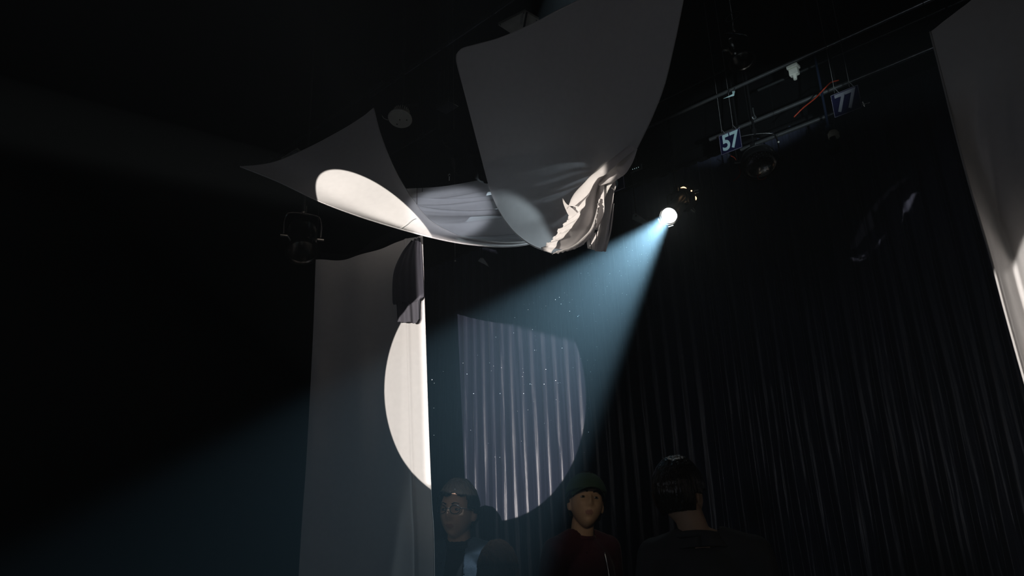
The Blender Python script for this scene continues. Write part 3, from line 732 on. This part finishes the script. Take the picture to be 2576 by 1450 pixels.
# ---------------------------------------------------------------- lanterns behind the viewer, on floor stands
def profile(label, pos, d, cuts=()):
    d = Vector(d).normalized()
    t = thing('profile_lantern', label, 'stage light', (pos.x, pos.y, 0), 'profile lanterns on floor stands')
    for n_, (pa, pb, keep) in enumerate(cuts):                     # unseen shutter blades added to cut the beam along pa-pb
        sd = .28 + .004 * n_; e1, e2, e3 = pa - pos, pb - pos, keep - pos
        k1, k2, k3 = (pos + e * (sd / e.dot(d)) for e in (e1, e2, e3))
        ev = (k2 - k1).normalized(); up = ev.cross(d).normalized()
        if up.dot(k3 - k1) > 0: up = -up
        c_ = (k1 + k2) / 2; c_ += ev * ev.dot(pos + d * sd - c_)
        bm = bmesh.new(); add_box(bm, c_ + up * .05, ev, up, d, .075, .05, .0006)
        localise(bm_obj('shutter_blade', bm, M_black, t, smooth=False))
    bm = bmesh.new(); add_lathe(bm, pos + d * .22, -d, [(-.14, .105), (-.14, .112), (.30, .112), (.34, .12), (.5, .12), (.56, .05), (.56, 0)], 32); localise(bm_obj('lantern_body', bm, M_black, t))
    q = pos - d * .15 - ZV * .11
    bm = bmesh.new(); add_tube(bm, q, (q.x, q.y, .04), .015, n=12); localise(bm_obj('stand_pole', bm, M_metal, t))
    for k in range(3):
        a = 2 * PI * k / 3 + .4; bm = bmesh.new(); add_tube(bm, (q.x, q.y, .25), (q.x + .3 * math.cos(a), q.y + .3 * math.sin(a), .012), .01, n=8); localise(bm_obj('leg', bm, M_metal, t))
def zaxis(o): return -(o.matrix_world.to_3x3() @ Vector((0, 0, 1))).normalized()
bpy.context.view_layer.update()
side_ = Vector((1, 0, 0))
profile('profile lantern on the tallest floor stand behind the viewer', B_POS, on_curtain(1240, 1000) - B_POS,
        [(on_curtain(1200, 795), on_curtain(1425, 855), on_curtain(1240, 1000)), (re[2] - side_ * .02, re[5] - side_ * .02, on_curtain(1300, 1000))])
profile('added profile lantern behind the viewer aimed at the left drape', E_POS, zaxis(E_SPOT), [(re[2] + side_ * .008, re[5] + side_ * .008, atr(1000, 1000, 3.44))])
profile('short-standed profile lantern behind the viewer aimed up at the left sail', C_POS, zaxis(C_SPOT), [(at(800, 510, dsail(800, 510)), at(1080, 597, dsail(1080, 597)), at(950, 500, 3.6))])
profile('profile lantern farthest left behind the viewer aimed at the right edge drape', D_POS, zaxis(D_SPOT))

# ---------------------------------------------------------------- people
M_skin = mat('skin', (0.46, 0.30, 0.22), .55, var=(30, .08))
M_skin2 = mat('skin_ruddy', (0.50, 0.33, 0.22), .55, var=(30, .08))
M_lip = mat('lips', (0.36, 0.19, 0.155), .5)
M_eye = mat('eye_white', (.38, .37, .35), .2, spec=.6); M_iris = mat('iris', (.02, .012, .008), .15, spec=.7)
M_hairb = mat('black_hair', (0.010, 0.009, 0.008), .6, spec=.05, bump=((60, 60, 12), .8, .01))
M_hairbr = mat('brown_hair', (0.022, 0.012, 0.008), .75, spec=.02, bump=((60, 60, 10), .8, .01))
M_hairh = mat('dark_shiny_hair', (0.014, 0.009, 0.006), .3, spec=.5, bump=((70, 70, 10), .9, .012))
M_denim = mat('denim', (0.055, 0.08, 0.115), .8, var=(60, .2), bump=((200, 200, 200), .3, .002))
M_tee = mat('dark_tee', (0.012, 0.013, 0.018), .85)
M_maroon = mat('maroon_cloth', (0.06, 0.010, 0.018), .75, sheen=.1)
M_greencap = mat('green_cap', (0.035, 0.07, 0.045), .8)
M_trouser = mat('dark_trousers', (0.02, 0.021, 0.025), .85)
M_shoe = mat('black_shoes', (0.015, 0.015, 0.015), .5)
M_grey = mat('charcoal_shirt', (0.05, 0.05, 0.052), .8)
M_brownc = mat('brown_jumper', (0.05, 0.035, 0.03), .85)

def add_cap(bm, a, b, ra, rb, n=14):
    a, b = Vector(a), Vector(b); x, y, z = frame(b - a); L = (b - a).length; prof = []
    for k in range(6): t = PI / 2 * (1 - k / 5); prof.append((-ra * math.sin(t), max(0, ra * math.cos(t)) if k else 0))
    for k in range(6): t = PI / 2 * k / 5; prof.append((L + rb * math.sin(t), rb * math.cos(t) if k < 5 else 0))
    add_lathe(bm, a, b - a, prof, n)
def add_ell(bm, c, r, R=None, n=20):
    M = Matrix.Translation(c) @ (R.to_4x4() if R is not None else Matrix.Identity(4)) @ Matrix.Diagonal((*r, 1))
    bmesh.ops.create_uvsphere(bm, u_segments=n, v_segments=n // 2 + 2, radius=1, matrix=M)
def remesh(name, bm, vox, smooth, mats, parent):
    me = bpy.data.meshes.new('tmp'); bmesh.ops.recalc_face_normals(bm, faces=bm.faces[:]); bm.to_mesh(me); bm.free()
    o = bpy.data.objects.new('tmp', me); COL.objects.link(o)
    md = o.modifiers.new('r', 'REMESH'); md.mode = 'VOXEL'; md.voxel_size = vox
    if smooth: ms = o.modifiers.new('s', 'SMOOTH'); ms.iterations = smooth; ms.factor = .5
    dg = bpy.context.evaluated_depsgraph_get(); out = bpy.data.meshes.new_from_object(o.evaluated_get(dg))
    bpy.data.objects.remove(o); bpy.data.meshes.remove(me)
    out.name = name
    return link(name, out, mats, parent)
def head_pt(d):
    """d unit vector (face toward -Y) -> point on a sculpted head, centre at its middle."""
    x, y, z = d
    p = Vector((x * .076, y * .096, z * .118))
    if z < 0: t = -z; p.x *= 1 - .30 * t * t; p.y *= (1 - .10 * t) ; p.y -= .012 * t
    if y > 0 and z < -.1: p.y *= 1 - .25 * min(1, -z)
    if y < 0: p.y *= .96
    def g(cx, cz, sx, sz): return math.exp(-((p.x - cx) / sx) ** 2 - ((p.z - cz) / sz) ** 2)
    if y < 0:
        o = 0
        o += .020 * g(0, -.022, .011, .020) + .010 * g(0, .0, .009, .022)     # nose
        o += .006 * g(-.012, -.032, .007, .006) + .006 * g(.012, -.032, .007, .006)
        o -= .013 * (g(-.031, .004, .015, .012) + g(.031, .004, .015, .012))  # sockets
        o += .005 * (g(-.03, .026, .022, .009) + g(.03, .026, .022, .009))    # brow
        o += .005 * (g(-.042, -.025, .018, .018) + g(.042, -.025, .018, .018))# cheeks
        o += .006 * g(0, -.060, .022, .006) + .005 * g(0, -.072, .018, .006)  # lips
        o -= .004 * g(0, -.066, .024, .0025)
        o -= .004 * g(0, -.084, .020, .007)
        o += .009 * g(0, -.104, .020, .014)                                   # chin
        p.y -= o
    return p
def head_bm(bm, M, nu=72, nv=56):
    rows = []
    for j in range(nv + 1):
        th = PI * j / nv; rows.append([])
        for i in range(nu):
            ph = 2 * PI * i / nu
            if j in (0, nv) and i: rows[-1].append(rows[-1][0]); continue
            rows[-1].append(bm.verts.new(M @ head_pt(Vector((math.sin(th) * math.cos(ph), math.sin(th) * math.sin(ph), math.cos(th))))))
    for j in range(nv):
        for i in range(nu):
            f = []
            for v in (rows[j][i], rows[j][(i + 1) % nu], rows[j + 1][(i + 1) % nu], rows[j + 1][i]):
                if v not in f: f.append(v)
            if len(f) > 2: bm.faces.new(f)
    for s in (-1, 1):
        add_ell(bm, M @ Vector((s * .078, .008, -.012)), (.010, .020, .032), M.to_3x3() @ Matrix.Rotation(s * -.35, 3, 'Z'), 14)
def hand(bm, w, d, s):
    """palm + five fingers continuing from wrist w in direction d (down); s = side"""
    w = Vector(w); d = Vector(d).normalized(); f = Vector((0, -1, 0)); f = (f - d * f.dot(d)).normalized(); n = d.cross(f)
    add_cap(bm, w, w + d * .07, .022, .026)
    add_ell(bm, w + d * .055, (.016, .036, .05), None, 14)
    for k, (off, L) in enumerate(((-.028, .062), (-.010, .074), (.009, .080), (.027, .072))):
        a = w + d * .085 - f * off; b = a + d * L * .5 + n * s * -.006; c = b + d * L * .42 + n * s * -.018
        add_cap(bm, a, b, .0095, .0088, 10); add_cap(bm, b, c, .0088, .0075, 10)
    a = w + d * .03 + f * .028; b = a + d * .035 + f * .025; add_cap(bm, a, b, .012, .010, 10); add_cap(bm, b, b + d * .03 + f * .006, .010, .0085, 10)
SHO = [(s * .175, 0, 1.415) for s in (1, -1)]
def limbs(pose):
    out = []
    for s in (1, -1):
        sh = Vector((s * .178, 0.0, 1.41)); el = Vector((s * .235, .03, 1.13)); wr = Vector((s * .25, -.05, .88))
        out.append((s, sh, el, wr))
    return out
def torso_prims(bm, g, sleeves=1.0, low=.88):
    add_ell(bm, (0, 0, 1.27), (.165 + g, .108 + g, .20 + g)); add_ell(bm, (0, .005, 1.08), (.145 + g, .10 + g, .19 + g)); add_ell(bm, (0, .01, .95), (.165 + g, .112 + g, .12 + g))
    add_cap(bm, (-.15, 0, 1.405), (.15, 0, 1.405), .058 + g, .058 + g)
    for s in (1, -1): add_cap(bm, (s * .02, .012, 1.475), (s * .14, .0, 1.425), .040 + g * .8, .046 + g)
    for s, sh, el, wr in limbs(None):
        add_cap(bm, sh, sh.lerp(el, min(1, sleeves * 2)), .052 + g, .043 + g)
        if sleeves > .5: add_cap(bm, el, el.lerp(wr, min(1, sleeves * 2 - 1)), .043 + g, .034 + g)
def person(label, px, py, dist, yaw, hyaw, hpitch, hroll, hscale, skin, top, topmat, hair, style, glasses=False, group=None, hoff=(0, 0)):
    hc = at(px, py, dist)                                          # centre of the head
    sc = hc.z / 1.632
    ho_ = Matrix.Rotation(yaw, 3, 'Z') @ Vector((hoff[0], hoff[1], 0)) * sc
    root = thing('person', label, 'person', (hc.x - ho_.x, hc.y - ho_.y, 0), group)
    root.rotation_euler = (0, 0, yaw); root.scale = (sc, sc, sc)
    HM = Matrix.Translation((hoff[0], -.012 + hoff[1], 1.632)) @ Matrix.Rotation(hyaw, 4, 'Z') @ Matrix.Rotation(hpitch, 4, 'X') @ Matrix.Rotation(hroll, 4, 'Y') @ Matrix.Diagonal((hscale, hscale, hscale, 1))
    bm = bmesh.new(); head_bm(bm, HM)
    add_cap(bm, (0, .018, 1.40), (hoff[0] * .7, .005 + hoff[1] * .8, 1.575), .060, .054, 18)
    torso_prims(bm, -.004)
    for s, sh, el, wr in limbs(None):
        add_cap(bm, el, wr, .040, .027); hand(bm, wr, (wr - el), s)
        add_cap(bm, (s * .09, 0, .92), (s * .10, -.005, .50), .085, .055); add_cap(bm, (s * .10, -.005, .50), (s * .105, .015, .10), .055, .036)
        add_cap(bm, (s * .105, .03, .045), (s * .115, -.13, .035), .036, .030)
    body = remesh('body', bm, .0055, 3, [skin, M_lip], root)
    HI = HM.inverted()
    for p in body.data.polygons:
        c = HI @ p.center
        if c.y < -.06 and abs(c.x) < .021 - abs(c.z + .066) * 1.1 and -.076 < c.z < -.057: p.material_index = 1
    # eyes, brows
    for s in (-1, 1):
        bm = bmesh.new(); e = Vector((s * .031, -.0765, .003)); add_ell(bm, HM @ e, (.0128 * hscale, .0112 * hscale, .0062 * hscale), HM.to_3x3().normalized(), 16)
        for f in bm.faces:
            c = HI @ f.calc_center_median() - e
            if abs(c.x) < .0066 and c.y < -.006: f.material_index = 1
        bm_obj('eye', bm, [M_eye, M_iris], root, sharp=False)
        bm = bmesh.new(); add_path(bm, crom([HM @ Vector((s * a, b, c)) for a, b, c in ((.014, -.097, .024), (.028, -.096, .030), (.044, -.084, .027))], 10), lambda t: .0034 * (1 - .6 * t), 6)
        bm_obj('eyebrow', bm, hair, root, sharp=False)
    # hair
    bm = bmesh.new(); nu, nv = 96, 70; rows = []
    for j in range(nv + 1):
        th = PI * j / nv; row = []
        for i in range(nu):
            ph = 2 * PI * i / nu; d = Vector((math.sin(th) * math.cos(ph), math.sin(th) * math.sin(ph), math.cos(th)))
            p = head_pt(d) if d.y > -.2 or d.z > .35 else head_pt(d)
            k = 1.0 + (.13 if style != 'long' else .17) * (1 if d.z > .2 else .75) + .035 * noise.noise(Vector((d.x * 6, d.y * 6, d.z * 2.5))) + .02 * noise.noise(Vector((math.atan2(d.y, d.x) * 9, d.z * 2, 4)))
            row.append(bm.verts.new(HM @ (p * k + Vector((0, .003, .004)))))
        rows.append(row)
    def keep(d):
        front = -d.y
        if style == 'long': lim = -1.1 if front < .25 else (.35 if front > .5 else -.5)
        else:
            lim = .40 if front > .55 else (-.02 + .0 if front > .2 else (-.10 if front > -.3 else -.52))
            if .15 < front <= .55 and abs(d.x) > .6: lim = .05
            if style == 'short' and front > .55: lim = .46 + .05 * math.sin(d.x * 9)
        return d.z > lim
    for j in range(nv):
        for i in range(nu):
            th = PI * (j + .5) / nv; ph = 2 * PI * (i + .5) / nu; d = Vector((math.sin(th) * math.cos(ph), math.sin(th) * math.sin(ph), math.cos(th)))
            if keep(d): bm.faces.new((rows[j][i], rows[j][(i + 1) % nu], rows[j + 1][(i + 1) % nu], rows[j + 1][i]))
    for v in [v for v in bm.verts if not v.link_faces]: bm.verts.remove(v)
    ho = bm_obj('hair', bm, hair, root, sharp=False)
    md = ho.modifiers.new('thick', 'SOLIDIFY'); md.thickness = .012; md.offset = -1
    if style == 'long':
        bm = bmesh.new(); rr = random.Random(3)
        for k in range(46):
            a = PI * (k / 45) ; d = Vector((math.cos(a), abs(math.sin(a)) * .9 + .1, 0))
            p0 = HM @ Vector((d.x * .085, d.y * .10, .02 + rr.uniform(-.02, .03))); p1 = Vector((d.x * .11, d.y * .10 + .02, 1.45 + rr.uniform(-.02, .02))); p2 = Vector((d.x * .10, d.y * .09 + .05, 1.28 + rr.uniform(-.05, .03)))
            add_path(bm, crom([p0, p0.lerp(p1, .5) + d * .012, p1, p2], 16), lambda t: .009 * (1 - .6 * t), 6)
        bm_obj('hair_strands', bm, hair, root, sharp=False)
    # clothes
    if top == 'open_jacket':
        bm = bmesh.new(); torso_prims(bm, .006, .28)
        add_cap(bm, (0, .018, 1.42), (0, .012, 1.475), .066, .062); remesh('t_shirt', bm, .008, 2, M_tee, root)
    bm = bmesh.new(); torso_prims(bm, .020, 1.0)
    add_cap(bm, (-.14, 0, .93), (.14, 0, .93), .115, .115)
    jk = remesh('jacket' if 'jacket' in top else 'jumper', bm, .008, 3, topmat, root)
    b2 = bmesh.new(); b2.from_mesh(jk.data); kill = []
    for f in b2.faces:
        c = f.calc_center_median()
        op = (.045 + max(0, 1.42 - c.z) * .03 if top == 'open_jacket' else -1)
        if c.y < .02 and abs(c.x) < op and c.z > .8: kill.append(f)
        elif (Vector((c.x, c.y - .012, 0)).length < .075 and c.z > 1.44): kill.append(f)
    bmesh.ops.delete(b2, geom=kill, context='FACES'); b2.to_mesh(jk.data); b2.free()
    md = jk.modifiers.new('thick', 'SOLIDIFY'); md.thickness = .004
    for s in (-1, 1):
        bm = bmesh.new()
        V = []
        for j in range(5):
            row = []
            for i in range(10):
                a = i / 9; ang = PI / 2 - a * 2.6
                r0 = .074 + .018 * j / 4 + .03 * a * (j / 4)
                row.append(Vector((s * r0 * math.cos(ang) * 1.0, .012 + (r0) * math.sin(ang), 1.49 - .022 * j / 4 * 2 - .05 * a * a + .008 * (j == 0))))
            V.append(row)
        for j in range(4):
            for i in range(9):
                pass
        me = bpy.data.meshes.new('collar'); me.from_pydata([tuple(p) for r in V for p in r], [], [(j * 10 + i, j * 10 + i + 1, (j + 1) * 10 + i + 1, (j + 1) * 10 + i) for j in range(4) for i in range(9)])
        bm.free(); co = link('collar', me, topmat, root); md = co.modifiers.new('thick', 'SOLIDIFY'); md.thickness = .005
    bm = bmesh.new(); add_path(bm, [(hoff[0] * .3 + .074 * math.cos(a), .014 + .070 * math.sin(a), 1.478 + .012 * math.sin(a)) for a in [k * 2 * PI / 30 for k in range(31)]], .013, 8)
    bm_obj('neckband', bm, M_tee if top == 'open_jacket' else topmat, root, sharp=False)
    if top == 'zip_jacket':
        bm = bmesh.new(); add_path(bm, crom([(.01, -.135, 1.40), (.012, -.150, 1.30), (.012, -.150, 1.2), (.012, -.142, 1.08), (.012, -.140, .95)], 60), lambda t: .0035 + .0012 * math.sin(t * 400), 6)
        bm_obj('zip', bm, M_steel, root, sharp=False)
    bm = bmesh.new()
    for s in (1, -1):
        add_cap(bm, (s * .085, .005, .93), (s * .10, -.005, .50), .105, .072); add_cap(bm, (s * .10, -.005, .50), (s * .105, .015, .09), .072, .058)
    add_ell(bm, (0, .01, .96), (.178, .125, .12)); remesh('trousers', bm, .010, 2, M_trouser, root)
    for s in (1, -1):
        bm = bmesh.new(); add_cap(bm, (s * .105, .03, .048), (s * .118, -.14, .040), .046, .038); add_cap(bm, (s * .105, .02, .06), (s * .105, .02, .11), .046, .046)
        for v in bm.verts: v.co.z = max(v.co.z, .003)
        bm_obj('shoe', bm, M_shoe, root, sharp=False)
    if glasses:
        g = bpy.data.objects.new('glasses', None); COL.objects.link(g); g.parent = root
        for s in (-1, 1):
            bm = bmesh.new(); cc = Vector((s * .033, -.104, .001))
            add_path(bm, [HM @ (cc + Vector((.024 * math.cos(a), .004 * abs(math.cos(a)) * (1 if s * math.cos(a) > 0 else 0), .019 * math.sin(a)))) for a in [k * 2 * PI / 28 for k in range(29)]], .0019, 6)
            bm_obj('lens_rim', bm, M_metal, g, sharp=False)
            bm = bmesh.new(); add_path(bm, crom([HM @ Vector(v) for v in ((s * .057, -.100, .006), (s * .074, -.07, .006), (s * .084, .0, .0), (s * .083, .02, -.008))], 14), .0018, 6)
            bm_obj('temple', bm, M_metal, g, sharp=False)
        bm = bmesh.new(); add_path(bm, crom([HM @ Vector(v) for v in ((-.010, -.105, .003), (0, -.109, .006), (.010, -.105, .003))], 8), .0018, 6); bm_obj('bridge', bm, M_metal, g, sharp=False)
    if style == 'cap':
        bm = bmesh.new(); rows = []; n1, n2 = 40, 14
        for j in range(n2 + 1):
            th = (PI / 2 * 1.02) * j / n2; row = []
            for i in range(n1):
                ph = 2 * PI * i / n1; d = Vector((math.sin(th) * math.cos(ph), math.sin(th) * math.sin(ph), math.cos(th)))
                row.append(bm.verts.new(HM @ Vector((d.x * .094, d.y * .112 + .004, d.z * .10 + .040 - .012 * (d.y > 0) * d.y))))
            rows.append(row)
        for j in range(n2):
            for i in range(n1): bm.faces.new((rows[j][i], rows[j][(i + 1) % n1], rows[j + 1][(i + 1) % n1], rows[j + 1][i]))
        co = bm_obj('cap', bm, M_greencap, root, sharp=False); md = co.modifiers.new('thick', 'SOLIDIFY'); md.thickness = .004
        V = []
        for j in range(8):
            row = []
            for i in range(21):
                a = PI + PI * (.12 + .76 * i / 20); r = j / 7
                row.append(HM @ Vector((math.cos(a) * .090 * (1 - .05 * r), math.sin(a) * (.105 + .065 * r * math.sin(PI * i / 20) ** .6), .042 - .018 * r - .018 * math.cos(a) ** 2)))
            V.append(row)
        me = bpy.data.meshes.new('brim'); me.from_pydata([tuple(p) for r in V for p in r], [], [(j * 21 + i, j * 21 + i + 1, (j + 1) * 21 + i + 1, (j + 1) * 21 + i) for j in range(7) for i in range(20)])
        b = link('brim', me, M_greencap, co); md = b.modifiers.new('thick', 'SOLIDIFY'); md.thickness = .003
    return root
R_ = math.radians
person('person in glasses with short black hair, open denim jacket over dark T-shirt', 1153, 1288, 3.70, R_(-8), R_(-12), R_(-4), R_(2), 1.08, M_skin, 'open_jacket', M_denim, M_hairb, 'short', glasses=True)
person('person in green cap and maroon zipped jacket looking up', 1470, 1266, 3.80, R_(42), R_(-34), R_(-14), R_(7), 1.04, M_skin2, 'zip_jacket', M_maroon, M_hairb, 'cap', hoff=(-.02, -.05))
person('dark silhouetted person seen from behind with glints on the hair', 1711, 1246, 3.0, R_(165), R_(-30), R_(4), R_(6), 1.02, M_skin2, 'jumper', M_grey, M_hairh, 'short', hoff=(.065, 0))
person('short person with brown hair whose head just rises into view', 1252, 1446, 3.32, R_(170), R_(10), R_(8), 0, 1.12, M_skin, 'jumper', M_brownc, M_hairbr, 'long')

# ---------------------------------------------------------------- dust motes floating in the shaft
bm = bmesh.new(); rr = random.Random(11); x_, y_, z_ = frame(A_DIR)
for k in range(170):
    t = .5 + 2.7 * rr.random() ** .8; a = rr.uniform(0, 2 * PI); r = t * math.tan(A_HALF) * .92 * math.sqrt(rr.random())
    p = A_POS + A_DIR * t + (x_ * math.cos(a) + y_ * math.sin(a)) * r
    bmesh.ops.create_icosphere(bm, subdivisions=1, radius=rr.choice((.0008, .0009, .0011, .0016)), matrix=Matrix.Translation(p))
tag(bm_obj('dust_motes', bm, mat('dust', (.8, .85, .9), .9), sharp=False), 'tiny bright dust specks drifting in the blue-white beam', 'dust', kind='stuff')
